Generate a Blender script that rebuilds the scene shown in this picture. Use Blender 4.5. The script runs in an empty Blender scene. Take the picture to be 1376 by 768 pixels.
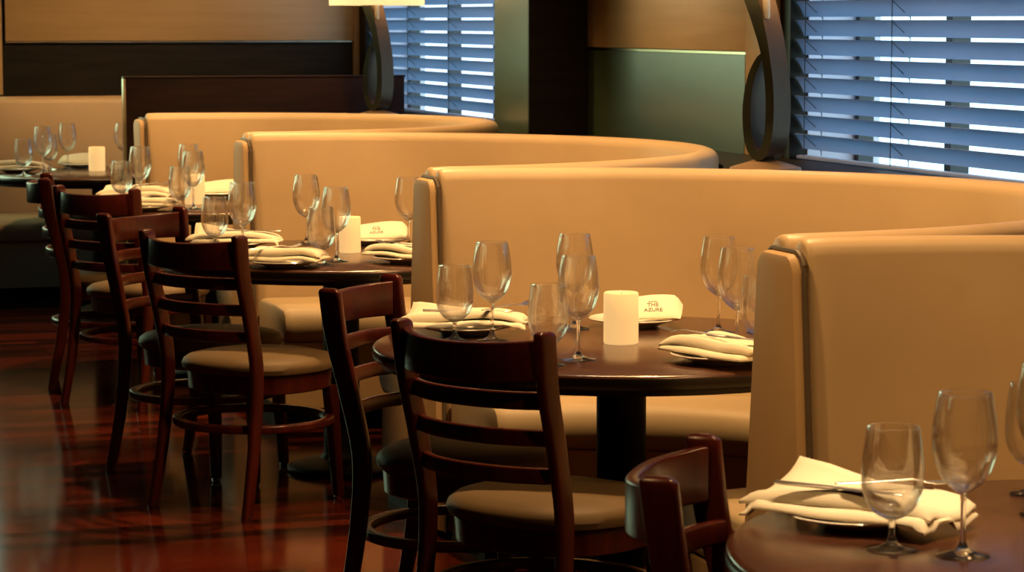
import bpy, bmesh, math, random
from mathutils import Vector, Matrix
PI = math.pi
R = math.radians
random.seed(7)
S = bpy.context.scene
COL = S.collection

# ------------------------------------------------------------------ materials
def mat(name, base, rough=.5, metal=0., spec=.5, coat=0., coat_rough=.1, sheen=0.):
    m = bpy.data.materials.new(name); m.use_nodes = True
    b = m.node_tree.nodes['Principled BSDF']
    b.inputs['Base Color'].default_value = (*base, 1)
    b.inputs['Roughness'].default_value = rough
    b.inputs['Metallic'].default_value = metal
    b.inputs['Specular IOR Level'].default_value = spec
    b.inputs['Coat Weight'].default_value = coat
    b.inputs['Coat Roughness'].default_value = coat_rough
    b.inputs['Sheen Weight'].default_value = sheen
    return m
def nodes(m): return m.node_tree.nodes, m.node_tree.links, m.node_tree.nodes['Principled BSDF']
def noise_color(m, c1, c2, scale=(1, 1, 1), nscale=5., detail=6., lo=.3, hi=.7, bump=0., bump_scale=None, bump_dist=.002):
    """mix two base colours by a stretched noise in object space, with an optional fine bump"""
    n, l, b = nodes(m)
    tc = n.new('ShaderNodeTexCoord'); mp = n.new('ShaderNodeMapping'); mp.inputs['Scale'].default_value = scale
    l.new(tc.outputs['Object'], mp.inputs['Vector'])
    t = n.new('ShaderNodeTexNoise'); t.inputs['Scale'].default_value = nscale; t.inputs['Detail'].default_value = detail
    l.new(mp.outputs['Vector'], t.inputs['Vector'])
    r = n.new('ShaderNodeValToRGB'); r.color_ramp.elements[0].position = lo; r.color_ramp.elements[1].position = hi
    r.color_ramp.elements[0].color = (*c1, 1); r.color_ramp.elements[1].color = (*c2, 1)
    l.new(t.outputs['Fac'], r.inputs['Fac']); l.new(r.outputs['Color'], b.inputs['Base Color'])
    if bump:
        t2 = n.new('ShaderNodeTexNoise'); t2.inputs['Scale'].default_value = bump_scale or nscale; t2.inputs['Detail'].default_value = 3
        l.new(tc.outputs['Object'], t2.inputs['Vector'])
        bp = n.new('ShaderNodeBump'); bp.inputs['Strength'].default_value = bump; bp.inputs['Distance'].default_value = bump_dist
        l.new(t2.outputs['Fac'], bp.inputs['Height']); l.new(bp.outputs['Normal'], b.inputs['Normal'])
    return m

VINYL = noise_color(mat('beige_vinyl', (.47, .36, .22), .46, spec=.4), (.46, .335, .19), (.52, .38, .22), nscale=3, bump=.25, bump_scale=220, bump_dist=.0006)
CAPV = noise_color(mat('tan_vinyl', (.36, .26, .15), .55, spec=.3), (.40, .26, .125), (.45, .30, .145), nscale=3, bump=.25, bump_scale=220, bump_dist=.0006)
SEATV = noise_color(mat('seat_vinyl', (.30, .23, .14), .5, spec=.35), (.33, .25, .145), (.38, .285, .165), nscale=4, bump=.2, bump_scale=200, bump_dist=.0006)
CHAIRSEAT = noise_color(mat('taupe_seat_vinyl', (.2, .15, .09), .55, spec=.2), (.13, .085, .041), (.155, .102, .05), nscale=4, bump=.2, bump_scale=200, bump_dist=.0006)
PIPING = mat('dark_piping', (.09, .065, .04), .5)
CHAIRW = noise_color(mat('mahogany', (.1, .02, .01), .3, spec=.35, coat=.12, coat_rough=.15), (.036, .0047, .0024), (.082, .0105, .0050), scale=(9, 9, 1.2), nscale=4)
TABLEW = noise_color(mat('walnut_top', (.05, .02, .012), .24, spec=.5, coat=.25, coat_rough=.2), (.046, .0165, .0085), (.086, .032, .016), scale=(1, 9, 1), nscale=5)
TABLEE = mat('shaded_edge_black', (.009, .007, .006), .3)  # shade on the table's sides and underside put into the colour
BLACK = mat('black_iron', (.008, .0065, .0055), .5, spec=.12)
CHROME = mat('chrome', (.8, .78, .75), .18, metal=1)
STEEL = mat('cutlery_steel', (.75, .72, .68), .3, metal=1)
CLOTH = noise_color(mat('cream_linen', (.8, .68, .46), .85, spec=.15, sheen=.2), (.84, .76, .56), (.88, .80, .60), nscale=9, bump=.35, bump_scale=420, bump_dist=.0006)
CHINA = mat('white_china', (.8, .76, .66), .15, coat=.3)
INK = mat('grey_ink', (.16, .13, .10), .7)
BRONZE = noise_color(mat('aged_bronze', (.16, .09, .05), .38, metal=.6), (.12, .066, .032), (.165, .09, .045), nscale=8)
BRONZEF = noise_color(mat('olive_bronze_face', (.05, .055, .03), .55, metal=.2), (.024, .030, .017), (.036, .042, .024), nscale=8)
PEWTER = mat('bronze_dome', (.45, .30, .18), .38, metal=.7)
DARKWOOD = noise_color(mat('dark_wenge', (.016, .014, .010), .45, spec=.14), (.010, .0085, .006), (.020, .016, .011), scale=(.6, .6, 7), nscale=4)
DIVWOOD = noise_color(mat('dark_mahogany_panel', (.03, .012, .01), .4, spec=.2), (.012, .0055, .005), (.026, .0105, .009), scale=(.7, 1, 7), nscale=4)
TANWOOD = noise_color(mat('tan_veneer', (.36, .24, .12), .33, spec=.5), (.40, .265, .115), (.47, .32, .15), scale=(.5, .5, 6), nscale=3.5)
GREENW = noise_color(mat('green_daylit_panel', (.05, .06, .035), .3, coat=.3, coat_rough=.25), (.032, .050, .024), (.046, .070, .035), scale=(.6, .6, 3), nscale=5)  # greenish daylight on dark panels worked into the base colour
TRIM = mat('brass_trim', (.55, .45, .30), .22, metal=1)
PLASTER = mat('warm_plaster', (.16, .12, .08), .8)
CEILM = mat('ceiling_paint', (.12, .10, .075), .9)
MULL = mat('dark_window_frame', (.02, .022, .025), .4)
CORD = mat('blind_cord', (.03, .03, .035), .7)
SHADE = mat('lamp_shade', (.85, .75, .58), .8)
TUBE = mat('ivory_tube', (.85, .76, .58), .5)

def floor_mat():
    m = mat('jatoba_planks', (.2, .03, .01), .12, spec=.1)
    n, l, b = nodes(m)
    tc = n.new('ShaderNodeTexCoord')
    br = n.new('ShaderNodeTexBrick'); br.inputs['Scale'].default_value = 1
    br.inputs['Brick Width'].default_value = 1.3; br.inputs['Row Height'].default_value = .085
    br.inputs['Mortar Size'].default_value = .0012; br.offset = .37
    br.inputs['Color1'].default_value = (.0, 0, 0, 1); br.inputs['Color2'].default_value = (1, 1, 1, 1); br.inputs['Mortar'].default_value = (0, 0, 0, 1)
    l.new(tc.outputs['Object'], br.inputs['Vector'])
    mp = n.new('ShaderNodeMapping'); mp.inputs['Scale'].default_value = (.45, 5, 1)
    l.new(tc.outputs['Object'], mp.inputs['Vector'])
    t = n.new('ShaderNodeTexNoise'); t.inputs['Scale'].default_value = 3; t.inputs['Detail'].default_value = 7
    l.new(mp.outputs['Vector'], t.inputs['Vector'])
    mx = n.new('ShaderNodeMix'); mx.data_type = 'FLOAT'; mx.inputs[0].default_value = .55
    l.new(t.outputs['Fac'], mx.inputs[2]); l.new(br.outputs['Color'], mx.inputs[3])
    r = n.new('ShaderNodeValToRGB')
    r.color_ramp.elements[0].position = .3; r.color_ramp.elements[0].color = (.014, .003, .0017, 1)
    r.color_ramp.elements[1].position = .7; r.color_ramp.elements[1].color = (.080, .0115, .0045, 1)
    l.new(mx.outputs[0], r.inputs['Fac']); l.new(r.outputs['Color'], b.inputs['Base Color'])
    rr = n.new('ShaderNodeMapRange'); rr.inputs['To Min'].default_value = .09; rr.inputs['To Max'].default_value = .15
    l.new(t.outputs['Fac'], rr.inputs['Value']); l.new(rr.outputs['Result'], b.inputs['Roughness'])
    return m
FLOOR = floor_mat()

def glass_mat(name, solid):
    m = bpy.data.materials.new(name); m.use_nodes = True
    n, l = m.node_tree.nodes, m.node_tree.links; n.clear()
    o = n.new('ShaderNodeOutputMaterial'); g = n.new('ShaderNodeBsdfGlass'); g.inputs['IOR'].default_value = 1.45; g.inputs['Roughness'].default_value = .03
    tr = n.new('ShaderNodeBsdfTransparent'); mx = n.new('ShaderNodeMixShader')
    lw = n.new('ShaderNodeLayerWeight'); lw.inputs['Blend'].default_value = .5
    mr = n.new('ShaderNodeMapRange'); mr.inputs['From Min'].default_value = .25; mr.inputs['To Min'].default_value = solid; mr.inputs['To Max'].default_value = min(1, solid + .65)
    l.new(lw.outputs['Facing'], mr.inputs['Value']); l.new(mr.outputs['Result'], mx.inputs[0])
    l.new(tr.outputs[0], mx.inputs[1]); l.new(g.outputs[0], mx.inputs[2])
    gl = n.new('ShaderNodeBsdfGlossy'); gl.inputs['Roughness'].default_value = .09
    m2 = n.new('ShaderNodeMixShader'); m2.inputs[0].default_value = .02
    l.new(mx.outputs[0], m2.inputs[1]); l.new(gl.outputs[0], m2.inputs[2]); l.new(m2.outputs[0], o.inputs[0])
    return m
GLASS, GLASSB = glass_mat('clear_glass', .92), glass_mat('thin_clear_glass', .22)
def pane_mat(name, col):
    m = bpy.data.materials.new(name); m.use_nodes = True
    n, l = m.node_tree.nodes, m.node_tree.links; n.clear()
    o = n.new('ShaderNodeOutputMaterial'); g = n.new('ShaderNodeBsdfGlossy'); g.inputs['Roughness'].default_value = .02
    tr = n.new('ShaderNodeBsdfTransparent'); tr.inputs['Color'].default_value = (*col, 1)
    mx = n.new('ShaderNodeMixShader'); mx.inputs[0].default_value = .06
    l.new(tr.outputs[0], mx.inputs[1]); l.new(g.outputs[0], mx.inputs[2]); l.new(mx.outputs[0], o.inputs[0])
    return m
PANE = pane_mat('window_glass', (.93, .97, .97))
REVEAL = mat('pale_reveal_paint', (.62, .58, .68), .7)
def slat_mat():
    m = bpy.data.materials.new('blue_grey_slat'); m.use_nodes = True
    n, l = m.node_tree.nodes, m.node_tree.links; n.clear()
    o = n.new('ShaderNodeOutputMaterial'); d = n.new('ShaderNodeBsdfPrincipled'); d.inputs['Base Color'].default_value = (.42, .43, .60, 1); d.inputs['Roughness'].default_value = .45
    t = n.new('ShaderNodeBsdfTranslucent'); t.inputs['Color'].default_value = (.46, .60, .76, 1)
    mx = n.new('ShaderNodeMixShader'); mx.inputs[0].default_value = .45
    l.new(d.outputs[0], mx.inputs[1]); l.new(t.outputs[0], mx.inputs[2]); l.new(mx.outputs[0], o.inputs[0])
    return m
SLAT = slat_mat()
def glow_mat(name, col, e, strength, rough=.6):
    m = mat(name, col, rough); b = m.node_tree.nodes['Principled BSDF']
    b.inputs['Emission Color'].default_value = (*e, 1); b.inputs['Emission Strength'].default_value = strength
    return m
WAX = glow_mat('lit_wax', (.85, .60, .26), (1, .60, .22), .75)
BULB = glow_mat('bulb_glow', (.9, .8, .6), (1, .75, .42), 12)
def shade_mat():
    m = bpy.data.materials.new('shade_fabric'); m.use_nodes = True
    n, l = m.node_tree.nodes, m.node_tree.links; n.clear()
    o = n.new('ShaderNodeOutputMaterial'); d = n.new('ShaderNodeBsdfDiffuse'); d.inputs['Color'].default_value = (.8, .7, .52, 1)
    t = n.new('ShaderNodeBsdfTranslucent'); t.inputs['Color'].default_value = (.85, .74, .55, 1)
    mx = n.new('ShaderNodeMixShader'); mx.inputs[0].default_value = .55
    l.new(d.outputs[0], mx.inputs[1]); l.new(t.outputs[0], mx.inputs[2]); l.new(mx.outputs[0], o.inputs[0])
    return m
SHADEF = shade_mat()

# ------------------------------------------------------------------ mesh helpers
def obj(name, bm, m, parent=None, sharp=40, mats=None):
    if m not in (GLASS, GLASSB): bmesh.ops.recalc_face_normals(bm, faces=bm.faces)
    me = bpy.data.meshes.new(name); bm.to_mesh(me); bm.free()
    for p in me.polygons: p.use_smooth = True
    me.set_sharp_from_angle(angle=R(sharp))
    for x in (mats or [m]): me.materials.append(x)
    o = bpy.data.objects.new(name, me); COL.objects.link(o)
    if parent: o.parent = parent
    return o
def tag(o, label, cat, group=None):
    o['label'] = label; o['category'] = cat
    if group: o['group'] = group
    return o
def thing(name, label, cat, loc=(0, 0, 0), rz=0., group=None):
    o = bpy.data.objects.new(name, None); COL.objects.link(o); o.empty_display_size = .1
    o.location = loc; o.rotation_euler = (0, 0, rz)
    return tag(o, label, cat, group)
def struct(name, bm, m, parent=None, **k):
    o = obj(name, bm, m, parent, **k)
    if not parent: o['kind'] = 'structure'
    return o
def dup(root, loc, rz, label, group=None):
    r = root.copy(); COL.objects.link(r); r.location = loc; r.rotation_euler = (0, 0, rz); r['label'] = label
    if group: r['group'] = group
    for ch in list(root.children):
        c = ch.copy(); COL.objects.link(c); c.parent = r
        for g in list(ch.children):
            d = g.copy(); COL.objects.link(d); d.parent = c
    return r
def box(bm, x0, x1, y0, y1, z0, z1, bevel=0., seg=2):
    vs = [bm.verts.new((x, y, z)) for x in (x0, x1) for y in (y0, y1) for z in (z0, z1)]
    fs = [bm.faces.new([vs[i] for i in f]) for f in ((0, 1, 3, 2), (4, 6, 7, 5), (0, 4, 5, 1), (2, 3, 7, 6), (0, 2, 6, 4), (1, 5, 7, 3))]
    if bevel:
        es = list({e for f in fs for e in f.edges})
        bmesh.ops.bevel(bm, geom=es, offset=bevel, segments=seg, affect='EDGES', profile=.5)
    return bm
def B(*a, **k): return box(bmesh.new(), *a, **k)
def rings(bm, rr, cap0=True, cap1=True, closed=False):
    """skin a list of equal-length closed rings of points"""
    vr = [[bm.verts.new(p) for p in r] for r in rr]
    n = len(vr[0]); m = len(vr)
    for i in range(m if closed else m - 1):
        a, b = vr[i], vr[(i + 1) % m]
        for j in range(n):
            bm.faces.new((a[j], a[(j + 1) % n], b[(j + 1) % n], b[j]))
    if not closed:
        if cap0: bm.faces.new(list(reversed(vr[0])))
        if cap1: bm.faces.new(vr[-1])
    return bm
def lathe(prof, seg=40, bm=None, c=(0, 0, 0), arc=False):
    """surface of revolution of (r, z); points with r == 0 close the pole"""
    bm = bm or bmesh.new(); prev = None
    for r, z in prof:
        cur = [bm.verts.new((c[0], c[1], c[2] + z))] if r < 1e-6 else [bm.verts.new((c[0] + r * math.cos(2 * PI * k / seg), c[1] + r * math.sin(2 * PI * k / seg), c[2] + z)) for k in range(seg)]
        if prev:
            for k in range(seg):
                k2 = (k + 1) % seg
                if len(prev) == 1 and len(cur) == 1: break
                if len(prev) == 1: bm.faces.new((prev[0], cur[k2], cur[k]))
                elif len(cur) == 1: bm.faces.new((prev[k], prev[k2], cur[0]))
                else: bm.faces.new((prev[k], prev[k2], cur[k2], cur[k]))
        prev = cur
    return bm
def catmull(pts, n=8):
    out = []
    P = [Vector(p) for p in pts]
    for i in range(len(P) - 1):
        p0 = P[max(i - 1, 0)]; p1 = P[i]; p2 = P[i + 1]; p3 = P[min(i + 2, len(P) - 1)]
        for k in range(n):
            t = k / n
            out.append(.5 * ((2 * p1) + (p2 - p0) * t + (2 * p0 - 5 * p1 + 4 * p2 - p3) * t * t + (3 * p1 - p0 - 3 * p2 + p3) * t ** 3))
    out.append(P[-1]); return out
def tube(bm, pts, r, seg=10):
    P = [Vector(p) for p in pts]; rr = []
    for i, p in enumerate(P):
        t = (P[min(i + 1, len(P) - 1)] - P[max(i - 1, 0)]).normalized()
        a = t.cross(Vector((0, 0, 1)) if abs(t.z) < .95 else Vector((1, 0, 0))).normalized(); b = t.cross(a)
        ri = r[i] if isinstance(r, (list, tuple)) else r
        rr.append([p + a * ri * math.cos(2 * PI * k / seg) + b * ri * math.sin(2 * PI * k / seg) for k in range(seg)])
    return rings(bm, rr)
def rrect(w, h, r, seg=3):
    """rounded rectangle outline centred on 0"""
    o = []
    for sx, sy, a0 in ((1, 1, 0), (-1, 1, 90), (-1, -1, 180), (1, -1, 270)):
        for k in range(seg + 1):
            a = R(a0 + 90 * k / seg); o.append((sx * (w / 2 - r) + r * math.cos(a), sy * (h / 2 - r) + r * math.sin(a)))
    return o

# ------------------------------------------------------------------ the room
WX, FY, NY, LX, CH = 1.75, 7.55, -11., -6.5, 2.9          # window wall, far wall, near wall, left wall, ceiling height
PART = [-5.2, -2.655, 0., 2.65, 5.0]                        # where neighbouring booths meet
AX, X0 = 1.375, .03
struct('floor', B(LX - .2, WX + .3, NY - .2, FY + .3, -.08, 0), FLOOR)
struct('ceiling', B(LX - .2, WX + .3, NY - .2, FY + .3, CH, CH + .1), CEILM)
struct('wall_left', B(LX - .15, LX, NY, FY, 0, CH), PLASTER)
struct('wall_near', B(LX - .15, WX + .25, NY - .15, NY, 0, CH), PLASTER)
SILL, HEAD, WS, WT = 1.045, 2.45, .80, .34
WIN = [(-2.3, 1.25), (3.93, 7.36)]
bm = bmesh.new()
box(bm, WX, WX + WT, NY, FY + .2, 0, WS)
box(bm, WX, WX + WT, NY, FY + .2, HEAD, CH)
for a, b in ((NY, WIN[0][0]), (WIN[0][1], WIN[1][0]), (WIN[1][1], FY + .2)): box(bm, WX, WX + WT, a, b, WS, HEAD)
struct('wall_right', bm, DARKWOOD)
for a in WIN:                                                     # pale linings of the window openings
    bm = bmesh.new()
    for y0, y1 in ((a[0], a[0] + .006), (a[1] - .006, a[1])): box(bm, WX + .072, WX + WT + .02, y0, y1, WS, HEAD)
    box(bm, WX + .072, WX + WT + .02, *a, HEAD - .006, HEAD)
    struct('trim_11' if a is WIN[0] else 'trim_12', bm, REVEAL)
# far wall, with the glazed opening beyond its left end
W3 = (-3.6, -.37); S3, H3 = .8, 2.5
bm = bmesh.new()
box(bm, W3[1], WX, FY, FY + .18, 0, CH)
box(bm, LX, W3[0], FY, FY + .18, 0, CH)
box(bm, W3[0], W3[1], FY, FY + .18, 0, S3)
box(bm, W3[0], W3[1], FY, FY + .18, H3, CH)
struct('wall_far', bm, DARKWOOD)
struct('trim_1', B(-.31, WX - .03, FY - .025, FY, 1.432, CH - .02, bevel=.003), TANWOOD)        # upper veneer of the far wall
struct('trim_2', B(-.31, WX - .03, FY - .02, FY, 1.422, 1.430), TRIM)
struct('trim_3', B(WX - .03, WX - .001, FY - .05, FY - .001, 0, CH), TANWOOD)
struct('trim_4', B(-.37, -.33, FY - .03, FY, 1.13, CH), TANWOOD)
# wall panel between the pier and the near window
struct('trim_5', B(WX - .025, WX, 1.55, 3.41, 1.432, CH - .02, bevel=.003), TANWOOD)
struct('trim_6', B(WX - .02, WX, 1.62, 3.41, 1.420, 1.430), TRIM)
struct('trim_7', B(WX - .022, WX, 1.62, 3.41, SILL, 1.418), GREENW)
struct('trim_8', B(WX - .03, WX, 1.34, 1.60, SILL, CH - .02, bevel=.004), TANWOOD)
struct('wall_pier', B(1.455, WX, 3.41, 3.91, 0, CH), GREENW)
struct('trim_9', B(1.452, WX - .026, 3.395, 3.41, 0, CH), DARKWOOD)
# ledge that fills the wedges between the booths' round backs and the window wall
def booth_x(Y, off=.012):
    for a, b in zip(PART[:-1], PART[1:]):
        if a <= Y <= b:
            c, h = (a + b) / 2, (b - a) / 2
            return X0 + (AX + off) * math.sqrt(max(0, 1 - ((Y - c) / (h + off)) ** 2))
    return 0
bm = bmesh.new(); ys = [-6 + i * .05 for i in range(int((5.36 + 6) / .05) + 1)]
edge = [(max(booth_x(y), .62), y) for y in ys]
poly = edge + [(WX - .002, ys[-1]), (WX - .002, ys[0])]
lo = [bm.verts.new((x, y, 0)) for x, y in poly]; hi = [bm.verts.new((x, y, SILL)) for x, y in poly]
for i in range(len(poly)):
    j = (i + 1) % len(poly); bm.faces.new((lo[i], lo[j], hi[j], hi[i]))
bmesh.ops.triangulate(bm, faces=[bm.faces.new(hi), bm.faces.new(lo)])
struct('trim_10', bm, DARKWOOD)

for a in WIN: struct('trim_13' if a is WIN[0] else 'trim_14', B(WX - .002, WX + .066, a[0] + .01, a[1] - .01, SILL - .03, SILL - .001), DARKWOOD)

# windows: frame, mullions and panes
def window(name, y0, y1, ym):
    bm = bmesh.new(); x0, x1 = WX + .26, WX + .32
    for a, b in ((y0, y0 + .04), (y1 - .04, y1)): box(bm, x0, x1, a, b, WS, HEAD)
    box(bm, x0, x1, y0, y1, WS, WS + .04); box(bm, x0, x1, y0, y1, HEAD - .05, HEAD)
    for y in ym: box(bm, x0 - .01, x1, y - .024, y + .024, WS, HEAD)
    w = struct(name, bm, MULL)
    e = [y0 + .04] + sorted(ym) + [y1 - .04]
    for a, b in zip(e[:-1], e[1:]):
        struct('pane', B(WX + .288, WX + .294, a, b, WS + .04, HEAD - .05), PANE, w)
    return w
window('window_1', WIN[0][0], WIN[0][1], [.485, -.35, -1.18])
window('window_2', WIN[1][0], WIN[1][1], [6.5, 5.65, 4.8])
bm = bmesh.new(); y0, y1 = FY + .06, FY + .12
for a, b in ((W3[0], W3[0] + .05), (-2.0, -1.94), (W3[1] - .05, W3[1])): box(bm, a, b, y0, y1, S3, H3)
box(bm, W3[0], W3[1], y0, y1, S3, S3 + .05); box(bm, W3[0], W3[1], y0, y1, H3 - .05, H3)
w = struct('window_3', bm, MULL)
for a, b in ((W3[0] + .05, -2.0), (-1.94, W3[1] - .05)): struct('pane', B(a, b, FY + .088, FY + .094, S3 + .05, H3 - .05), PANE, w)

# venetian blinds
def blind(y0, y1, cords, label):
    t = thing('venetian_blind', label, 'blind', (WX + .035, (y0 + y1) / 2, SILL + .0005), 0, 'wide slat venetian blinds on the window wall')
    h = (y1 - y0) / 2 - .01; pitch, w, a = .0685, .066, R(58)
    top = HEAD - SILL
    bm = bmesh.new(); z = .066; zs = []
    while z < top - .07:
        zs.append(z); z += pitch
    for z in zs:
        rr = []
        for yy in (-h, h):
            ring = []
            for k in range(7):                                # shallow crown across the slat
                u = -1 + 2 * k / 6; bow = .004 * (1 - u * u)
                px, pz = u * w / 2, 0
                ring.append((px, bow))
            ring += [(x, b_ - .0028) for x, b_ in reversed(ring)]
            # room side (local -x) is the high edge
            rr.append([(x * math.cos(a) + b_ * math.sin(a), yy, z - x * math.sin(a) + b_ * math.cos(a)) for x, b_ in ring])
        rings(bm, rr)
    obj('slats', bm, SLAT, t)
    obj('headrail', B(-.03, .03, -h, h, top - .055, top - .004, bevel=.004), SLAT, t)
    obj('bottom_rail', B(-.012, .03, -h, h, .002, .014, bevel=.003), SLAT, t)
    for c in cords:
        yc = c - (y0 + y1) / 2
        bm = bmesh.new()
        tube(bm, [(-.034, yc, .015), (-.034, yc, top - .05)], .0016, 6)
        tube(bm, [(.034, yc, .015), (.034, yc, top - .05)], .0016, 6)
        for z in zs: tube(bm, [(-.034, yc - .004, z + .022), (.034, yc - .004, z - .036)], .0014, 5)
        obj('ladder_cord', bm, CORD, t)
    return t
blind(WIN[0][0], WIN[0][1], [1.12, .415, -.60, -1.6], 'wide blue grey venetian blind behind the tall bronze lamp and the nearest booths')
blind(WIN[1][0], WIN[1][1], [7.25, 6.45, 5.65, 4.75, 4.1], 'venetian blind beside the green pier, behind the lamp with the cream shade')

# ------------------------------------------------------------------ booths
def ell(t, h, yc, off):
    """point at arc parameter t on the booth's back line, pushed inwards by off, and how far it is along"""
    c, s = math.cos(t), math.sin(t)
    n = Vector((c / AX, s / h, 0)).normalized()
    return Vector((X0 + AX * c, yc + h * s, 0)) - n * off
def sweep_booth(h, yc, sec, x0=0., round_ends=True, n=72, dy=.0):
    ts = [-PI / 2 + PI * i / n for i in range(n + 1)]
    co = Vector((sum(p[0] for p in sec) / len(sec), sum(p[1] for p in sec) / len(sec)))
    mo = max(abs(p[0] - co.x) for p in sec); mz = max(abs(p[1] - co.y) for p in sec)
    rr = []
    def ring(t, inset, dx):
        out = []
        for o, z in sec:
            oo = co.x + (o - co.x) * (mo - inset) / mo; zz = co.y + (z - co.y) * (mz - inset) / mz
            p = ell(t, h, yc, oo); out.append((p.x + dx, p.y, zz))
        return out
    if round_ends:
        for ins, dx in ((.026, 0), (.011, .004), (.003, .014)): rr.append(ring(ts[0], ins, dx))
        for t in ts[1:-1]: rr.append(ring(t, 0, 0))
        for ins, dx in ((.003, .014), (.011, .004), (.026, 0)): rr.append(ring(ts[-1], ins, dx))
    else:
        for t in ts: rr.append(ring(t, 0, 0))
    return rings(bmesh.new(), rr)
def back_section(th=.095, top=1.108, low=.15):
    s = [(.004, .02), (.004, .7), (.004, top - .035)]
    for k in range(1, 7):
        a = PI - PI * k / 7 * 1.0
        s.append((.004 + (th - .004) / 2 + (th - .004) / 2 * math.cos(a), top - .035 + .035 * math.sin(a)))
    s += [(th, top - .035), (th + (low - th) * .33, .85), (th + (low - th) * .66, .66), (low, .47), (low, .3), (low, .02)]
    return s
def make_cap(yp, parent, near=.152, far=.152):
    """upholstered end panel that closes the two backs meeting at a partition"""
    def outline(ins=0.):
        pts = []
        for s_, wl in ((-1, near), (1, far)):
            side = [(s_ * (wl + .008 - ins), .03 + ins), (s_ * (wl - ins), .45), (s_ * (.094 - ins), 1.035)]
            arc = [(s_ * (.054 + (.04 - ins) * math.cos(a)), 1.035 + (.04 - ins) * math.sin(a)) for a in (R(25), R(50), R(75), R(90))]
            pts.append(side + arc)
        return pts[0] + list(reversed(pts[1]))
    x_out = X0 - .036
    rr = [[(x, yp + y, z) for y, z in outline(i)] for x, i in ((X0 - .002, 0.), (x_out + .012, 0.), (x_out + .003, .004), (x_out, .012))]
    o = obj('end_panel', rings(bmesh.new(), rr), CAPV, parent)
    bm = bmesh.new()
    tube(bm, [(x_out + .027, yp + y * 1.0, z) for y, z in outline(-.004)], .0065, 8)
    obj('piping', bm, PIPING, o)
    return o
BL = ['curved beige booth around the nearest table, its tall back end facing the aisle', 'long beige curved booth behind the table with the thick candle and printed napkin',
      'beige curved booth whose round back curls up to the bronze lamp', 'beige curved booth in front of the dark divider board']
for i in range(4):
    a, b = PART[i], PART[i + 1]; yc, h = (a + b) / 2, (b - a) / 2 - .003
    t = thing('curved_booth', BL[i], 'booth', (0, 0, 0), 0, 'curved booths in a row along the windows')
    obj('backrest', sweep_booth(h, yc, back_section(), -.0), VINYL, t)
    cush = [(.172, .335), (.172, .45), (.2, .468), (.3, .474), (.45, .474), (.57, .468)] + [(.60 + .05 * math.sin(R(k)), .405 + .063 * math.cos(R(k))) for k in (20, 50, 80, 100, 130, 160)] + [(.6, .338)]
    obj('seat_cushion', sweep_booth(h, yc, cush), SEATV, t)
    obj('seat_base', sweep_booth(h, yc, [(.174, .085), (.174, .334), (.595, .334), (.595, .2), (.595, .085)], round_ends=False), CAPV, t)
    obj('toe_kick', sweep_booth(h, yc, [(.2, .0), (.2, .084), (.53, .084), (.53, .0)], round_ends=False), BLACK, t)
    make_cap(b, t, near=.152, far=.152 if i < 3 else .02)
    if i == 0: make_cap(a, t, near=.02)

# wall bench along the far wall
t = thing('wall_bench', 'straight beige upholstered bench against the far wall behind the farthest table', 'booth', (0, FY, 0))
def straight(sec, x0, x1, seg=1):
    rr = [[(x0 + (x1 - x0) * k / seg, -y, z) for y, z in sec] for k in range(seg + 1)]
    return rings(bmesh.new(), rr)
bs = [(.002, .02), (.002, 1.08)] + [(.05 - .048 * math.cos(PI * k / 6), 1.08 + .04 * math.sin(PI * k / 6)) for k in range(1, 6)] + [(.1, 1.08), (.14, .75), (.17, .47), (.17, .02)]
obj('backrest', straight(bs, -2.2, 1.6), VINYL, t)
cs = [(.172, .335), (.172, .46), (.25, .474), (.55, .474), (.62, .465), (.66, .43), (.665, .40), (.64, .35), (.6, .336)]
obj('seat_cushion', straight(cs, -2.2, 1.6), SEATV, t)
obj('seat_base', straight([(.174, .085), (.174, .334), (.6, .334), (.6, .085)], -2.2, 1.6), SEATV, t)
obj('toe_kick', straight([(.2, 0), (.2, .084), (.55, .084), (.55, 0)], -2.2, 1.6), BLACK, t)

# divider board behind the fourth booth
t = thing('divider_board', 'dark mahogany divider board standing behind the booth in front of the farthest table', 'partition', (0, 5.42, 0))
obj('board', B(.012, 1.44, -.025, .025, 0, 1.262, bevel=.003), DIVWOOD, t)
obj('lit_edge', B(0, .012, -.025, .025, 0, 1.262), TRIM, t)['label'] = 'pale strip standing for the lit end of the board'  # light on the board's end face, put in as a pale strip
obj('top_cap', B(.0, 1.445, -.028, .028, 1.262, 1.272, bevel=.003), DIVWOOD, t)

# ------------------------------------------------------------------ tables
TAB = {'T1': (-.062, -4.169), 'T2': (.087, -1.502), 'TM': (.034, 1.152), 'T3': (.085, 3.80), 'T4': (.039, 6.30)}
TR = .622
tb = thing('round_table', '', 'table', (*TAB['T1'], 0), 0, 'round dark wood dining tables')
o_ = obj('tabletop', lathe([(0, .712), (TR - .03, .712), (TR - .008, .714), (TR - .001, .722), (TR, .733), (TR - .001, .742), (TR - .004, .747), (TR - .011, .75), (0, .75)], 96), None, tb, mats=[TABLEW, TABLEE])
for p_ in o_.data.polygons: p_.material_index = 0 if p_.normal.z > .45 else 1
obj('apron_rim', lathe([(TR - .02, .7115), (TR - .02, .70), (TR - .06, .70), (TR - .06, .7115)], 96), TABLEE, tb)
obj('pedestal', lathe([(0, .022), (.085, .022), (.08, .04), (.064, .06), (.062, .08), (.062, .66), (.075, .685), (.22, .698), (.22, .711), (0, .711)], 40), BLACK, tb)
obj('base_plate', lathe([(0, 0), (.183, 0), (.19, .006), (.19, .014), (.183, .02), (.15, .03), (.1, .045), (0, .045)], 72), BLACK, tb)
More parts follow.
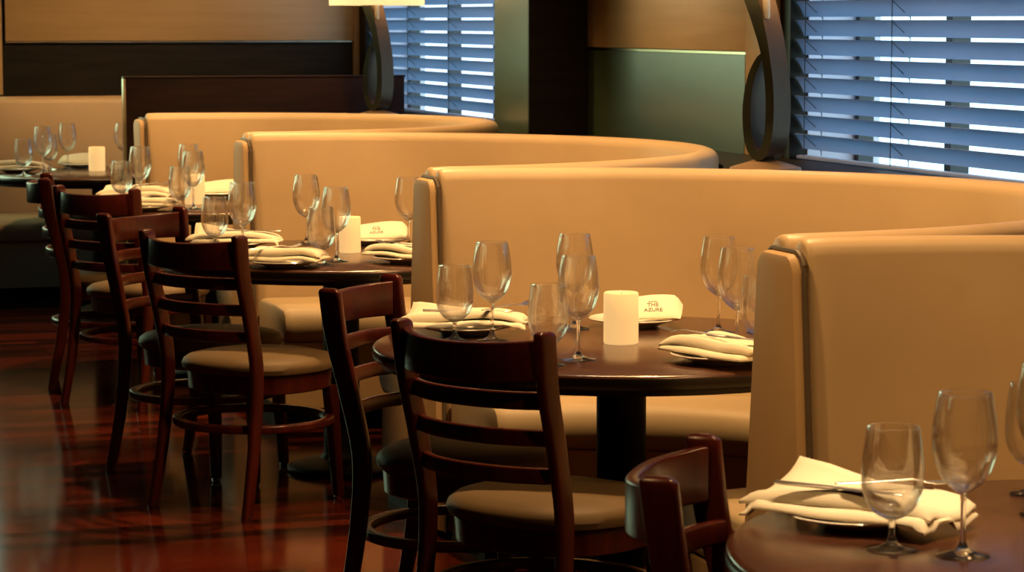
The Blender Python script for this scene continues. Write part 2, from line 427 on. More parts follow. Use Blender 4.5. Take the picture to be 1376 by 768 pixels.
TL = {'T1': 'round table with large goblets close to the camera, cut off by the picture edge', 'T2': 'round dark table with thick candle beside the printed white napkin',
      'TM': 'round dark table with candle in front of the second curved booth', 'T3': 'round dark table half hidden behind the red brown chairs and booth end',
      'T4': 'round dark table by the wall bench under the dark panelling'}
tb['label'] = TL['T1']
for k in ('T2', 'TM', 'T3', 'T4'): dup(tb, (*TAB[k], 0), 0, TL[k])

# ------------------------------------------------------------------ chairs (local: sitter faces +y, posts at y about -.27)
def make_chair():
    t = thing('dining_chair', '', 'chair', group='mahogany ladder back dining chairs')
    px = .2
    def post(s):
        sp = catmull([(s * (px + .008), -.262, .0), (s * px, -.218, .22), (s * (px - .004), -.198, .45), (s * (px - .002), -.228, .62), (s * px, -.262, .76), (s * (px + .004), -.278, .880)], 6)
        rr = []
        for p in sp:
            d = .036 + .022 * min(1, p.z / .8); w = .026
            rr.append([(p.x + x, p.y + y, p.z) for x, y in rrect(w, d, .009)])
        p = sp[-1]
        for ins, dz in ((.004, .006), (.010, .010)):
            rr.append([(p.x + x, p.y - .003 + y, p.z + dz) for x, y in rrect(.026 - ins * 1.2, .058 - ins * 2.4, .005)])
        return rings(bmesh.new(), rr)
    def slat(z0, z1, yl, sag, th):
        rr = []; n = 16
        for k in range(n + 1):
            u = -1 + 2 * k / n; x = u * (px - .008); y = yl - sag * (1 - abs(u) ** 2.5)
            n_ = Vector((math.copysign(2.5 * sag * abs(u) ** 1.5, u) * 1 / px, -1, 0)).normalized()
            rr.append([(x + n_.x * b, y + n_.y * b, (z0 + z1) / 2 + c + (-.010 * (1 - u * u) * (1 if c > 0 else .3) if z1 > .8 else 0)) for b, c in rrect(th, z1 - z0, .005)])
        return rings(bmesh.new(), rr)
    legs = []
    for s in (-1, 1): legs.append(obj('back_post', post(s), CHAIRW, t))
    obj('crest_rail', slat(.782, .872, -.274, .074, .022), CHAIRW, t)
    for z0, z1, y in ((.716, .755, -.243), (.634, .671, -.226), (.550, .586, -.214)): obj('back_slat', slat(z0, z1, y, .060, .017), CHAIRW, t)
    for s in (-1, 1):
        rr = []
        for z, d, x, y in ((.012, .030, .188, .188), (.2, .036, .180, .178), (.375, .042, .172, .168)): rr.append([(s * x + a, y + b, z) for a, b in rrect(d, d, .006)])
        legs.append(obj('front_leg', rings(bmesh.new(), rr), CHAIRW, t))
    for i, l in enumerate(legs):
        x, y = [(-.208, -.262), (.208, -.262), (-.188, .188), (.188, .188)][i]
        obj('glide', lathe([(0, 0), (.013, 0), (.015, .004), (.015, .012), (0, .012)], 16, c=(x, y, 0)), CHROME, l)
    # seat: round upholstered cushion on a round wooden apron
    def sq(r, e=2.35, n=56):
        o = []
        for k in range(n):
            a = 2 * PI * k / n; c, s = math.cos(a), math.sin(a)
            f = (abs(c) ** e + abs(s) ** e) ** (-1 / e)
            o.append((r * f * c, .02 + r * .96 * f * s))
        return o
    rr = [[(x, y, z) for x, y in sq(r)] for r, z in ((.226, .432), (.238, .438), (.243, .452), (.238, .466), (.222, .478), (.18, .487), (.11, .493), (.03, .495))]
    obj('seat', rings(bmesh.new(), rr), CHAIRSEAT, t)
    rr = [[(x, y, z) for x, y in sq(r)] for r, z in ((.214, .372), (.222, .376), (.226, .43), (.2, .4315))]
    obj('seat_frame', rings(bmesh.new(), rr), CHAIRW, t)
    rr = []
    for k in range(56):
        a = 2 * PI * k / 56
        rr.append([((.252 + x) * math.cos(a), -.01 + (.238 + x) * math.sin(a), .27 + z) for x, z in rrect(.03, .026, .006)])
    obj('hoop_stretcher', rings(bmesh.new(), rr, closed=True), CHAIRW, t)
    return t
CHAIRS = [  # mid-point between post tops, facing angle from +x
    ((-.695, -3.93), -31, 'red brown chair pulled up to the table nearest the camera, only its back showing'),
    ((-.503, -2.173), 33, 'ladder back chair in front of the thick candle table, its slats fully in view'),
    ((-.482, -1.163), -37, 'ladder back chair turned away behind the full-view slatted chair at the candle table'),
    ((-.60, .508), 34, 'whole ladder back chair standing on the open floor, round tan seat and legs in view'),
    ((-.576, 1.52), -50, 'ladder back chair behind the whole chair on the open floor, at the same table'),
    ((-.53, 2.87), 38, 'dark ladder back chair with straight crest before the table half hidden by chairs'),
    ((-.612, 3.690), -9, 'farthest visible ladder back chair, seen edge on below the farthest table'),
]
chair0 = make_chair()
for i, ((x, y), ang, lab) in enumerate(CHAIRS):
    a = R(ang); q = .27 - (.004 if ang < 0 else 0); loc = (x + q * math.cos(a), y + q * math.sin(a), 0); rz = a - PI / 2
    if i == 0:
        chair0.location = loc; chair0.rotation_euler = (0, 0, rz); chair0['label'] = lab
    else: dup(chair0, loc, rz, lab)

# ------------------------------------------------------------------ glasses
def make_glass(name, cat, foot_r, stem_top, outer):
    t = thing(name, '', cat)
    foot = [(0, 0), (foot_r - .002, 0), (foot_r, .0012), (foot_r - .001, .0024), (foot_r * .6, .005), (foot_r * .3, .009), (.008, .014), (.0052, .020)]
    obj('foot', lathe(foot, 40), GLASS, t, sharp=80)
    obj('stem', lathe([(.0052, .020), (.0042, .03), (.004, (stem_top + .03) / 2), (.0043, stem_top - .012), (.0058, stem_top)], 24), GLASS, t, sharp=80)
    sm = [Vector((r, 0, z)) for r, z in outer]
    sm = catmull(sm, 5); th = .0013
    prof = [(.0058, stem_top)] + [(p.x, p.z) for p in sm[1:]]
    top = prof[-1]; inner = []
    for k in range(len(prof) - 1, 3, -1):
        a = Vector(prof[k]); b = Vector(prof[k - 1]); d = (a - b).normalized()
        inner.append((max(prof[k][0] - th * max(.5, d.y) - (.0 if d.y > .5 else 0), .002), prof[k][1] + (th * 1.6 if d.y < .75 else 0)))
    zin = inner[-1][1] + .0
    prof = prof + [(top[0] + .0004, top[1] + .0008), (top[0] + .0001, top[1] + .0017), (top[0] - .0008, top[1] + .0021), (top[0] - .0016, top[1] + .0017), (top[0] - .0019, top[1] + .0008)] + inner + [(0, zin)]
    obj('bowl', lathe(prof, 48), GLASSB, t, sharp=80)
    return t
tall0 = make_glass('wine_glass', 'glass', .041, .094, [(.0058, .094), (.012, .098), (.024, .107), (.037, .123), (.0455, .146), (.049, .168), (.0485, .19), (.0455, .215), (.0405, .245)])
gob0 = make_glass('water_goblet', 'glass', .039, .046, [(.0058, .046), (.012, .0485), (.026, .056), (.039, .072), (.0462, .093), (.0475, .113), (.0462, .14), (.0432, .165), (.0405, .187)])
G_T = 'tall wine glasses'; G_G = 'short stemmed water goblets'
TALL = [
    ('T1', (-.335, -4.134), 'largest wine glass, beside the folded napkin with knife on the nearest table'),
    ('T1', (-.051, -3.872), 'tall wine glass half cut by the picture edge on the nearest table'),
    ('T2', (-.207, -1.359), 'tall wine glass next to the goblet and folded napkin behind the full-view slatted chair'),
    ('T2', (-.126, -1.784), 'tall wine glass overlapping the goblet left of the thick candle'),
    ('T2', (.075, -1.179), 'tall wine glass behind another one, left of the thick candle'),
    ('T2', (.401, -1.37), 'tall wine glass standing alone farther back between printed napkin and booth end'),
    ('T2', (.314, -1.701), 'tall wine glass in the group touching the nearest booth end, behind the fork'),
    ('TM', (-.287, 1.256), 'tall wine glass beside the goblet above the whole chair\'s crest'),
    ('TM', (.021, 1.604), 'tall wine glass at the back of the trio left of the second table\'s candle'),
    ('TM', (-.049, .883), 'tall wine glass that overlaps the second table\'s candle'),
    ('TM', (.329, 1.341), 'tall wine glass half hidden by the end of the long booth'),
    ('T3', (-.177, 3.923), 'tall wine glass before the fourth booth\'s end, beside a goblet over napkins'),
    ('T3', (-.034, 3.441), 'tall wine glass in front of the third table\'s candle'),
    ('T3', (.073, 4.099), 'tall wine glass just behind the third table\'s candle'),
    ('T4', (-.289, 6.217), 'tall wine glass between two goblets on the farthest table'),
    ('T4', (-.096, 6.664), 'tall wine glass nearest the candle on the farthest table'),
    ('T4', (.199, 6.62), 'tall wine glass against the edge of the dark divider board'),
]
GOB = [
    ('T1', (-.417, -4.061), 'largest goblet, standing in front of the folded napkin on the nearest table'),
    ('T1', (.021, -3.70), 'goblet of which only the foot shows on the nearest table'),
    ('T2', (-.296, -1.33), 'goblet standing before the folded napkin behind the full-view slatted chair'),
    ('T2', (-.226, -1.857), 'goblet whose stem is hidden by the full-view slatted chair\'s crest'),
    ('T2', (.505, -1.404), 'goblet farther back, half hidden by the nearest booth end'),
    ('T2', (.321, -1.825), 'goblet touching the nearest booth end behind the napkin with fork'),
    ('TM', (-.354, 1.401), 'goblet above the crest of the whole chair on the open floor'),
    ('TM', (-.122, .793), 'goblet in front of the two wine glasses by the second table\'s candle'),
    ('T3', (-.275, 3.83), 'goblet over the napkins above the dark straight-crested chair'),
    ('T3', (-.113, 3.328), 'goblet left of the third table\'s candle'),
    ('T4', (-.403, 6.114), 'goblet on the farthest table in front of the long napkin'),
    ('T4', (-.195, 6.66), 'goblet between the two wine glasses on the farthest table'),
]
for first, lst, grp in ((tall0, TALL, G_T), (gob0, GOB, G_G)):
    for i, (k, (x, y), lab) in enumerate(lst):
        if i == 0:
            first.location = (x, y, .7502); first['label'] = lab; first['group'] = grp; first.rotation_euler = (0, 0, 1)
        else: dup(first, (x, y, .7502), random.uniform(0, 6), lab, grp)

# ------------------------------------------------------------------ candles
def make_candle(r, h):
    t = thing('pillar_candle', '', 'candle', group='lit pillar candles on the tables')
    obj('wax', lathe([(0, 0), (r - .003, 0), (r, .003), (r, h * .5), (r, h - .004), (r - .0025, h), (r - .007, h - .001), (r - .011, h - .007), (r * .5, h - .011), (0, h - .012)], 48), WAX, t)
    bm = tube(bmesh.new(), [(0, 0, h - .013), (.001, 0, h - .004), (.004, .001, h + .002)], [.0016, .0014, .001], 8)
    obj('wick', bm, CORD, t)
    return t
cn = make_candle(.0435, .128)
cn.location = (.08, -1.516, .7502); cn['label'] = 'thick glowing pillar candle beside the white napkin with printed letters'
cn2 = dup(cn, (.079, 1.20, .7502), 1, 'glowing pillar candle overlapped by a wine glass on the second table'); cn2.scale = (.86, .86, .97)
dup(cn, (.033, 3.756, .7502), 2, 'glowing pillar candle behind wine glasses on the third table')
dup(cn, (.027, 6.44, .7502), 3, 'glowing pillar candle on the farthest table before the wall bench')

# ------------------------------------------------------------------ plates, napkins, cutlery
def make_plate():
    t = obj('plate', lathe([(0, .0), (.062, .0), (.066, .003), (.09, .012), (.119, .0195), (.121, .0215), (.119, .023), (.09, .0165), (.068, .0085), (.06, .006), (0, .006)], 56), CHINA)
    return tag(t, '', 'plate', 'white plates under the napkins')
def folded_napkin(L, W, seed, flap=.035, flapside=-1):
    """two loose layers of folded linen, the upper one with a corner standing up, lying over a plate"""
    rnd = random.Random(seed); bm = bmesh.new(); ph = [rnd.uniform(0, 6) for _ in range(6)]
    def layer(z0, th, lx, wx, ox, oy, rot, up):
        nu, nv = 28, 16; g = {}
        for side in (0, 1):
            for i in range(nu + 1):
                for j in range(nv + 1):
                    u, v = -1 + 2 * i / nu, -1 + 2 * j / nv
                    x, y = u * lx / 2, v * wx / 2
                    x += .006 * math.sin(3 * v + ph[0]) * abs(u); y += .007 * math.sin(2.4 * u + ph[1]) + .004 * math.sin(5 * u + ph[2]) * abs(v)
                    edge = max(abs(u), abs(v)); rnd_ = max(0, 1 - max(0, (edge - .86) / .14) ** 2)
                    z = z0 + .004 * math.sin(3.1 * u + ph[3]) + .0035 * math.sin(4 * v + 1.7 * u + ph[4])
                    droop = -.012 * max(0, abs(u) - .62) ** 1.2 * 2
                    z += droop
                    if not up and math.hypot(ox + x, oy + y) < .17: z = max(z, z0 + .0008)
                    if up:
                        d = max(0, (u * flapside + v) * .5 - .35) / .65
                        z += up * d ** 1.3; x -= flapside * .02 * d
                        z += .008 * max(0, 1 - abs(v + .75) / .3) * (1 - u * u * .5)      # soft front fold
                    z += (th * (.35 + .65 * rnd_) if side else 0)
                    c, s = math.cos(rot), math.sin(rot)
                    g[side, i, j] = bm.verts.new((ox + x * c - y * s, oy + x * s + y * c, z))
        for i in range(nu):
            for j in range(nv):
                bm.faces.new((g[1, i, j], g[1, i + 1, j], g[1, i + 1, j + 1], g[1, i, j + 1]))
                bm.faces.new((g[0, i, j], g[0, i, j + 1], g[0, i + 1, j + 1], g[0, i + 1, j]))
        for i in range(nu):
            bm.faces.new((g[0, i, 0], g[0, i + 1, 0], g[1, i + 1, 0], g[1, i, 0])); bm.faces.new((g[0, i + 1, nv], g[0, i, nv], g[1, i, nv], g[1, i + 1, nv]))
        for j in range(nv):
            bm.faces.new((g[0, 0, j + 1], g[0, 0, j], g[1, 0, j], g[1, 0, j + 1])); bm.faces.new((g[0, nu, j], g[0, nu, j + 1], g[1, nu, j + 1], g[1, nu, j]))
    layer(.0, .012, L * .97, W, .004, -.004, R(rnd.uniform(-3, 3)), 0)
    layer(.0145, .015, L, W * .86, -.004, .004, R(rnd.uniform(-2, 2)), flap)
    return bm
def rolled_napkin(L, W):
    """napkin folded into a wedge: low front hem, thick rounded back"""
    sec = [(-W / 2, .0), (-W / 2 - .003, .004), (-W / 2, .009), (-W * .2, .024), (W * .12, .041), (W * .3, .049), (W * .42, .046), (W * .5, .034), (W * .5, .016), (W * .42, .004), (W * .2, 0), (0, 0)]
    rr = []; n = 18
    for k in range(n + 1):
        u = -1 + 2 * k / n
        f = 1 + .14 * math.sin(2.2 * u + .6); e = .55 if k in (0, n) else (.85 if k in (1, n - 1) else 1)
        rr.append([(u * L / 2 * (1 if z > .01 else .985) + .012 * (z / .05), y * (1 if e == 1 else .97), z * f * e) for y, z in sec])
    return rings(bmesh.new(), rr)
def make_knife():
    sp = [(-.11, .004), (-.1, .006), (-.06, .0065), (-.01, .005), (.005, .0045), (.015, .0085), (.06, .0095), (.095, .008), (.108, .004), (.112, .001)]
    rr = [[(x, w * math.cos(2 * PI * k / 10), (.0035 if x < .005 else .0016) * math.sin(2 * PI * k / 10)) for k in range(10)] for x, w in sp]
    return tag(obj('table_knife', rings(bmesh.new(), rr), STEEL), '', 'knife', 'steel table knives on the napkins')
def make_fork():
    t = thing('table_fork', '', 'fork', group='steel forks on the napkins')
    sp = [(-.1, .003, 0), (-.092, .0065, 0), (-.06, .006, .001), (-.01, .0035, .003), (.025, .003, .005), (.038, .006, .003), (.05, .0115, 0), (.06, .0125, -.001)]
    rr = [[(x, w * math.cos(2 * PI * k / 10), z + .0017 * math.sin(2 * PI * k / 10)) for k in range(10)] for x, w, z in sp]
    obj('handle', rings(bmesh.new(), rr), STEEL, t)
    for i in range(4):
        y = (-1.5 + i) * .0066
        obj('tine', tube(bmesh.new(), [(.058, y, -.001), (.075, y, .0), (.092, y, .004), (.102, y, .008)], [.0019, .0017, .0014, .0006], 6), STEEL, t)
    return t
plate0, knife0, fork0 = make_plate(), make_knife(), make_fork()
first = {'plate': True, 'knife': True, 'fork': True}
from mathutils.bvhtree import BVHTree
def top_z(n, x, y):
    """height of napkin n's upper surface at a point of the room"""
    m = Matrix.Translation(n.location) @ n.rotation_euler.to_matrix().to_4x4()
    t = BVHTree.FromPolygons([m @ v.co for v in n.data.vertices], [p.vertices[:] for p in n.data.polygons])
    h = t.ray_cast(Vector((x, y, 2)), Vector((0, 0, -1)))
    return h[0].z if h[0] else .752
def lay(kind, src, n, x, y, deg, lab, half=.1, lift=.0):
    """rest a knife or fork on napkin n, following its slope"""
    c, s_ = math.cos(R(deg)), math.sin(R(deg))
    pts = [(t, top_z(n, x + c * t * half, y + s_ * t * half)) for t in (-1, -.8, -.6, -.4, -.2, 0, .2, .4, .6, .8, 1)]
    best = None
    for sl in [k * .02 for k in range(-12, 13)]:
        b = max(z - sl * t for t, z in pts)
        if best is None or b + abs(sl) * .3 < best[0]: best = (b + abs(sl) * .3, b, sl)
    _, b, sl = best
    return place(kind, src, (x, y, b + .0055 + lift), (0, -math.atan(sl / half), R(deg)), lab)
def place(kind, src, loc, rot, lab):
    if first[kind]: o = src; first[kind] = False; o['label'] = lab
    else: o = dup(src, loc, 0, lab)
    o.location = loc; o.rotation_euler = rot if isinstance(rot, tuple) else (0, 0, rot)
    return o
def napkin(L, W, seed, x, y, ang, lab, z=.7645, **k):
    n = obj('napkin', folded_napkin(L, W, seed, **k), CLOTH, sharp=60)
    n.location = (x, y, z); n.rotation_euler = (0, 0, R(ang))
    return tag(n, lab, 'napkin', 'cream linen napkins')
NZ = .7742
# settings: plate, folded napkin, then what lies on it.  (x, y), angle of the napkin's long side
place('plate', plate0, (-.378, -3.86, .7502), 0, 'plate under the folded napkin with knife on the nearest table')
nk = napkin(.335, .19, 1, -.378, -3.862, -54, 'largest cream napkin, one corner standing up, under knife and fork on the nearest table', NZ, flap=.055)
lay('knife', knife0, nk, -.435, -3.905, -50, 'table knife on the largest napkin of the nearest table')
lay('fork', fork0, nk, -.315, -3.868, -14, 'fork with raised tines on the largest napkin of the nearest table')

place('plate', plate0, (-.23, -1.20, .7502), 0, 'plate under the folded napkin between goblet and chair back at the candle table')
nk = napkin(.32, .18, 2, -.23, -1.20, -20, 'folded cream napkin behind a goblet and wine glass at the candle table', NZ)
lay('knife', knife0, nk, -.235, -1.225, -22, 'table knife on the folded napkin behind the goblet at the candle table')
lay('fork', fork0, nk, -.13, -1.235, 35, 'fork pointing up from the folded napkin behind the wine glass at the candle table')

place('plate', plate0, (.245, -1.17, .7502), 0, 'white plate carrying the napkin with printed letters')
n = obj('napkin', rolled_napkin(.20, .12), CLOTH, sharp=60); n.location = (.257, -1.188, .7748); n.rotation_euler = (0, 0, R(-18))
tag(n, 'white rolled napkin with printed letters beside the thick candle', 'napkin', 'cream linen napkins')
def lettering(parent, lines, x0):
    """letters printed on the napkin's sloping front: flat glyphs dropped onto its surface"""
    bm = bmesh.new()
    for txt, y0, sz in lines:
        c = bpy.data.curves.new('txt', 'FONT'); c.body = txt; c.size = sz; c.align_x = 'CENTER'; c.extrude = .0003; c.offset = .0003
        o = bpy.data.objects.new('txt', c); COL.objects.link(o)
        bpy.context.view_layer.update()
        me = bpy.data.meshes.new_from_object(o.evaluated_get(bpy.context.evaluated_depsgraph_get()))
        me.transform(Matrix.Translation((x0, y0, 0)) @ Matrix.Diagonal((1, 1.35, 1, 1))); bm.from_mesh(me)
        bpy.data.objects.remove(o); bpy.data.curves.remove(c); bpy.data.meshes.remove(me)
    for k in range(8): box(bm, x0 - .012 + k * .003, x0 - .009 + k * .003, .001, .0032, -.0003, .0003)      # bar over the letters
    bmesh.ops.remove_doubles(bm, verts=bm.verts, dist=1e-6)
    t = BVHTree.FromPolygons([v.co.copy() for v in parent.data.vertices], [p.vertices[:] for p in parent.data.polygons])
    for v in bm.verts:
        h = t.ray_cast(Vector((v.co.x, v.co.y, 1)), Vector((0, 0, -1)))
        v.co.z += (h[0].z if h[0] else .02) + .0007
    return obj('printed_lettering', bm, INK, parent)
lettering(n, [('THE', -.019, .0165), ('AZURE', -.041, .0155)], .030)

place('plate', plate0, (.18, -1.93, .7502), 0, 'plate under the napkin with upright fork tines by the nearest booth end')
nk = napkin(.30, .165, 3, .18, -1.955, -68, 'cream napkin with fork and knife, cut off by the nearest booth end', NZ, flap=.012)
lay('fork', fork0, nk, .125, -1.885, 118, 'fork with bright tines on the napkin by the nearest booth end')
lay('knife', knife0, nk, .205, -1.99, -65, 'table knife on the napkin by the nearest booth end')

place('plate', plate0, (-.255, 1.50, .7502), 0, 'plate under the napkin above the whole chair\'s crest')
nk = napkin(.32, .17, 4, -.258, 1.50, -20, 'cream napkin with a raised corner above the whole chair\'s crest', NZ, flap=.05)
lay('knife', knife0, nk, -.215, 1.475, -24, 'table knife on the napkin above the whole chair\'s crest')
place('plate', plate0, (-.255, .745, .7502), 0, 'plate at the front edge of the second table, under a napkin with fork')
nk = napkin(.27, .17, 5, -.262, .752, -30, 'cream napkin with fork at the front edge of the second table', NZ, flap=.012)
lay('fork', fork0, nk, -.288, .748, 20, 'fork across the napkin at the front edge of the second table')
place('plate', plate0, (.17, .76, .7502), 0, 'plate on the second table running behind the long booth\'s end')
nk = napkin(.29, .16, 6, .16, .76, -62, 'cream napkin on the second table running behind the long booth\'s end', NZ, flap=.01)
lay('fork', fork0, nk, .135, .79, 115, 'fork on the napkin beside the long booth\'s end')
place('plate', plate0, (.25, 1.50, .7502), 0, 'white plate under the rolled napkin behind the second table\'s candle')
n = obj('napkin', rolled_napkin(.21, .12), CLOTH, sharp=60); n.location = (.25, 1.49, .7748); n.rotation_euler = (0, 0, R(-14))
tag(n, 'rolled napkin with grey print behind the second table\'s candle', 'napkin', 'cream linen napkins')
lettering(n, [('THE', -.019, .0165), ('AZURE', -.041, .0155)], .0)

place('plate', plate0, (-.165, 4.095, .7502), 0, 'plate under the napkin behind the goblet of the third table')
nk = napkin(.32, .17, 7, -.165, 4.088, -20, 'cream napkin behind the goblet and wine glass of the third table', NZ, flap=.03)
lay('fork', fork0, nk, -.10, 4.075, 25, 'fork sticking up from the napkin of the third table')
place('plate', plate0, (-.26, 3.42, .7502), 0, 'plate under the front napkin of the third table')
napkin(.29, .17, 8, -.25, 3.44, -32, 'cream napkin at the front edge of the third table, over a dark chair', NZ, flap=.012)
place('plate', plate0, (.215, 4.16, .7502), 0, 'plate under the rolled napkin beyond the third table\'s candle')
n = obj('napkin', rolled_napkin(.21, .12), CLOTH, sharp=60); n.location = (.215, 4.15, .7748); n.rotation_euler = (0, 0, R(-14))
tag(n, 'rolled napkin beyond the third table\'s candle', 'napkin', 'cream linen napkins')

place('plate', plate0, (-.40, 6.42, .7502), 0, 'plate under the long napkin cut by the picture edge on the farthest table')
napkin(.33, .16, 10, -.40, 6.42, -18, 'long cream napkin cut by the picture edge on the farthest table', NZ, flap=.01)
place('plate', plate0, (-.02, 6.78, .7502), 0, 'plate under the napkin behind the farthest table\'s candle')
n = obj('napkin', rolled_napkin(.2, .12), CLOTH, sharp=60); n.location = (-.035, 6.77, .7748); n.rotation_euler = (0, 0, R(-12))
tag(n, 'rolled napkin behind the wine glasses of the farthest table', 'napkin', 'cream linen napkins')
place('plate', plate0, (.19, 6.22, .7502), 0, 'plate under the napkin between the farthest candle and the divider board')
napkin(.24, .14, 11, .19, 6.22, -40, 'cream napkin between the farthest candle and the divider board', NZ, flap=.006)

# ------------------------------------------------------------------ table lamps on the ledge
def make_lamp():
    t = thing('table_lamp', '', 'lamp', group='sculptural bronze table lamps on the window ledge')
    obj('base', lathe([(0, 0), (.112, 0), (.115, .003), (.115, .03), (.113, .034), (.095, .040), (.06, .050), (.03, .060), (0, .062)], 56), PEWTER, t)
    pts = [(.016, .555), (.047, .47), (.074, .38), (.092, .28), (.097, .19), (.093, .115), (.078, .06), (.054, .04), (.030, .056), (.014, .10), (.008, .165), (.012, .235), (.028, .30), (.052, .345), (.073, .362)]
    sp = catmull([(u, z, 0) for u, z in pts], 7); n = len(sp)
    bm = bmesh.new(); D = .098; cols = []
    for i, p in enumerate(sp):
        tn = (sp[min(i + 1, n - 1)] - sp[max(i - 1, 0)]).normalized(); nn = Vector((-tn.y, tn.x, 0)); f = i / (n - 1)
        th = .031 + .024 * max(0, 1 - f / .16) if f < .5 else .031 - .012 * max(0, (f - .75) / .25)
        cols.append([(p + nn * th * s) for s in (-.5, .5)])
    fm = []
    for k, (a, b) in enumerate(zip(cols[:-1], cols[1:])): pass
    V = [[bm.verts.new((q.x - .05, w, q.y + .032)) for q in c for w in (-D / 2, D / 2)] for c in cols]     # [inner near, inner far, outer near, outer far]
    for a, b in zip(V[:-1], V[1:]):
        f = bm.faces.new((a[0], b[0], b[2], a[2])); f.material_index = 1
        f = bm.faces.new((a[1], a[3], b[3], b[1])); f.material_index = 1
        bm.faces.new((a[2], b[2], b[3], a[3])); bm.faces.new((a[1], b[1], b[0], a[0]))
    bm.faces.new((V[0][0], V[0][2], V[0][3], V[0][1])); bm.faces.new((V[-1][0], V[-1][1], V[-1][3], V[-1][2]))
    obj('curled_band', bm, None, t, sharp=35, mats=[BRONZE, BRONZEF])
    obj('socket_tube', lathe([(0, .507), (.010, .509), (.012, .514), (.012, .632), (0, .632)], 24, c=(.018, -.03, 0)), TUBE, t)
    sh = obj('lamp_shade', lathe([(.235, .577), (.237, .577), (.237, .89), (.235, .89)], 64, c=(.018, -.03, 0)), SHADEF, t)
    obj('bulb', lathe([(0, .632), (.013, .634), (.014, .652), (.028, .682), (.032, .707), (.024, .732), (0, .742)], 24, c=(.018, -.03, 0)), BULB, t)
    return t
lp = make_lamp(); lp.location = (1.2, .19, SILL + .0006); lp.rotation_euler = (0, 0, R(-57)); lp['label'] = 'large curled bronze lamp in front of the near window blind'
dup(lp, (1.237, 5.16, SILL + .0006), R(-52), 'curled bronze lamp with lit cream shade before the divider board and far blind')

# ------------------------------------------------------------------ lights
WARM = (1., .57, .225)
def spot(name, loc, target, power, angle, blend=.35, size=.04, col=WARM):
    l = bpy.data.lights.new(name, 'SPOT'); l.energy = power; l.color = col; l.spot_size = R(angle); l.spot_blend = blend; l.shadow_soft_size = size
    o = bpy.data.objects.new(name, l); COL.objects.link(o); o.location = loc
    o.rotation_euler = (Vector(target) - Vector(loc)).to_track_quat('-Z', 'Y').to_euler()
    return o
for k, p in (('T1', 120), ('T2', 250), ('TM', 260), ('T3', 230), ('T4', 70)):
    x, y = TAB[k]
    spot('downlight', (x + .25, y - .1, CH - .02), (x + .2, y, 0), p, 100, .6, .05)
for yp, p in ((-2.655, 45), (0, 110), (2.65, 110), (5.0, 80)):
    spot('booth_fill', (.62, yp - .5, CH - .02), (.62, yp - .38, 1), p, 100, .6, .05)  # unseen spots added to brighten the booth backs towards the top
spot('chair_fill', (-1.9, -4.5, CH - .02), (-.72, -3.95, .8), 70, 24, .6, .05)  # extra spot added to brighten the back of the nearest chair
for k, p in (('T1', 190), ('T2', 70), ('TM', 50), ('T3', 45), ('T4', 25)):
    spot('table_fill', (TAB[k][0] - .1, TAB[k][1] + .3, CH - .02), (*TAB[k], .75), p, 38, .5, .06, (1, .70, .40))  # added narrow beams, without fixtures, that lift napkins and tabletops
for y, p in ((-2.7, 190), (-.1, 190), (2.6, 270), (4.9, 230)):
    spot('cap_fill', (-1.7, y - .2, CH - .02), (X0, y, .86), p, 27, .7, .05)  # invented aisle spots, aimed at the booth end panels to brighten them
for loc, p in (((1.2, .19, SILL + .79), 12), ((1.237, 5.16, SILL + .79), 12)):
    l = bpy.data.lights.new('bulb_light', 'POINT'); l.energy = p; l.color = (1, .68, .36); l.shadow_soft_size = .04
    o = bpy.data.objects.new('bulb_light', l); COL.objects.link(o); o.location = loc
spot('wall_fill', (.6, 5.6, CH - .03), (.5, FY, 2.0), 140, 66, .5, .05)  # fill added to lift the far wall's upper veneer
spot('wall_fill', (.8, 2.3, CH - .03), (WX, 2.2, 1.95), 80, 62, .6, .05)  # likewise an added light, for the panel beside the pier
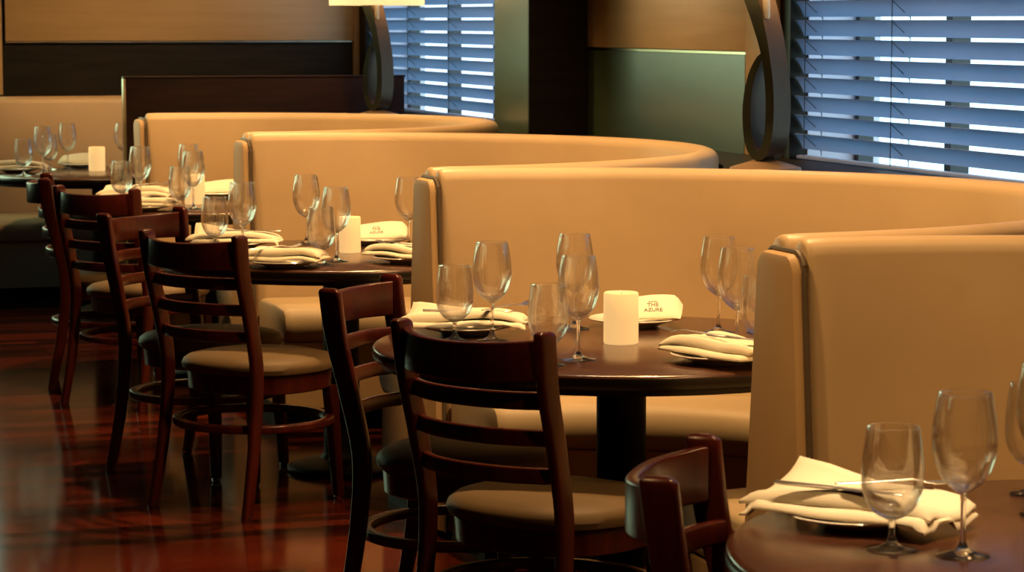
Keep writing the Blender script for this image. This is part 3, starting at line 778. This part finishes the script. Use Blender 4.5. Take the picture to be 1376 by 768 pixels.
# daylight portals in the window openings
def portal(loc, rot, sx, sy):
    l = bpy.data.lights.new('portal', 'AREA'); l.shape = 'RECTANGLE'; l.size = sx; l.size_y = sy; l.cycles.is_portal = True
    o = bpy.data.objects.new('portal', l); COL.objects.link(o); o.location = loc; o.rotation_euler = rot
for a, b in WIN: portal((WX + WT + .03, (a + b) / 2, (WS + HEAD) / 2), (0, PI / 2, 0), HEAD - WS, b - a)
portal(((W3[0] + W3[1]) / 2, FY + .15, (S3 + H3) / 2), (-PI / 2, 0, 0), W3[1] - W3[0], H3 - S3)

# world: overcast daylight, bluish on the street side and green by the trees beyond the far wall
w = bpy.data.worlds.new('daylight'); S.world = w; w.use_nodes = True
n, l = w.node_tree.nodes, w.node_tree.links; n.clear()
o = n.new('ShaderNodeOutputWorld'); bg = n.new('ShaderNodeBackground'); tc = n.new('ShaderNodeTexCoord'); sp = n.new('ShaderNodeSeparateXYZ')
l.new(tc.outputs['Generated'], sp.inputs[0])
r = n.new('ShaderNodeValToRGB'); r.color_ramp.elements[0].position = .5; r.color_ramp.elements[0].color = (1.1, 1.42, .85, 1)
r.color_ramp.elements[1].position = .66; r.color_ramp.elements[1].color = (.58, .70, 1, 1)
e_ = r.color_ramp.elements.new(.76); e_.color = (.55, .86, .95, 1)
m = n.new('ShaderNodeMapRange'); m.inputs['From Min'].default_value = -1; m.inputs['From Max'].default_value = 1
l.new(sp.outputs['X'], m.inputs['Value']); l.new(m.outputs['Result'], r.inputs['Fac'])
l.new(r.outputs['Color'], bg.inputs['Color']); bg.inputs['Strength'].default_value = 3
l.new(bg.outputs[0], o.inputs[0])

# ------------------------------------------------------------------ camera
FPX = 3550.
cam = bpy.data.cameras.new('camera'); co = bpy.data.objects.new('camera', cam); COL.objects.link(co)
cam.sensor_width = 36; cam.lens = 36 * FPX / 1376
co.location = (-2.176, -7.649, 1.55)
co.rotation_euler = (PI / 2 - math.atan(357 / FPX), 0, -math.atan2(.306, .952))
cam.dof.use_dof = True; cam.dof.focus_distance = 6.7; cam.dof.aperture_fstop = 12
S.camera = co
S.view_settings.view_transform = 'Standard'; S.view_settings.look = 'None'; S.view_settings.gamma = 1; S.view_settings.exposure = .12
S.view_settings.use_curve_mapping = False
c = S.cycles
c.max_bounces = 14; c.transmission_bounces = 14; c.transparent_max_bounces = 24; c.diffuse_bounces = 4; c.glossy_bounces = 5
c.caustics_reflective = False; c.caustics_refractive = False; c.sample_clamp_indirect = 4; c.use_denoising = True
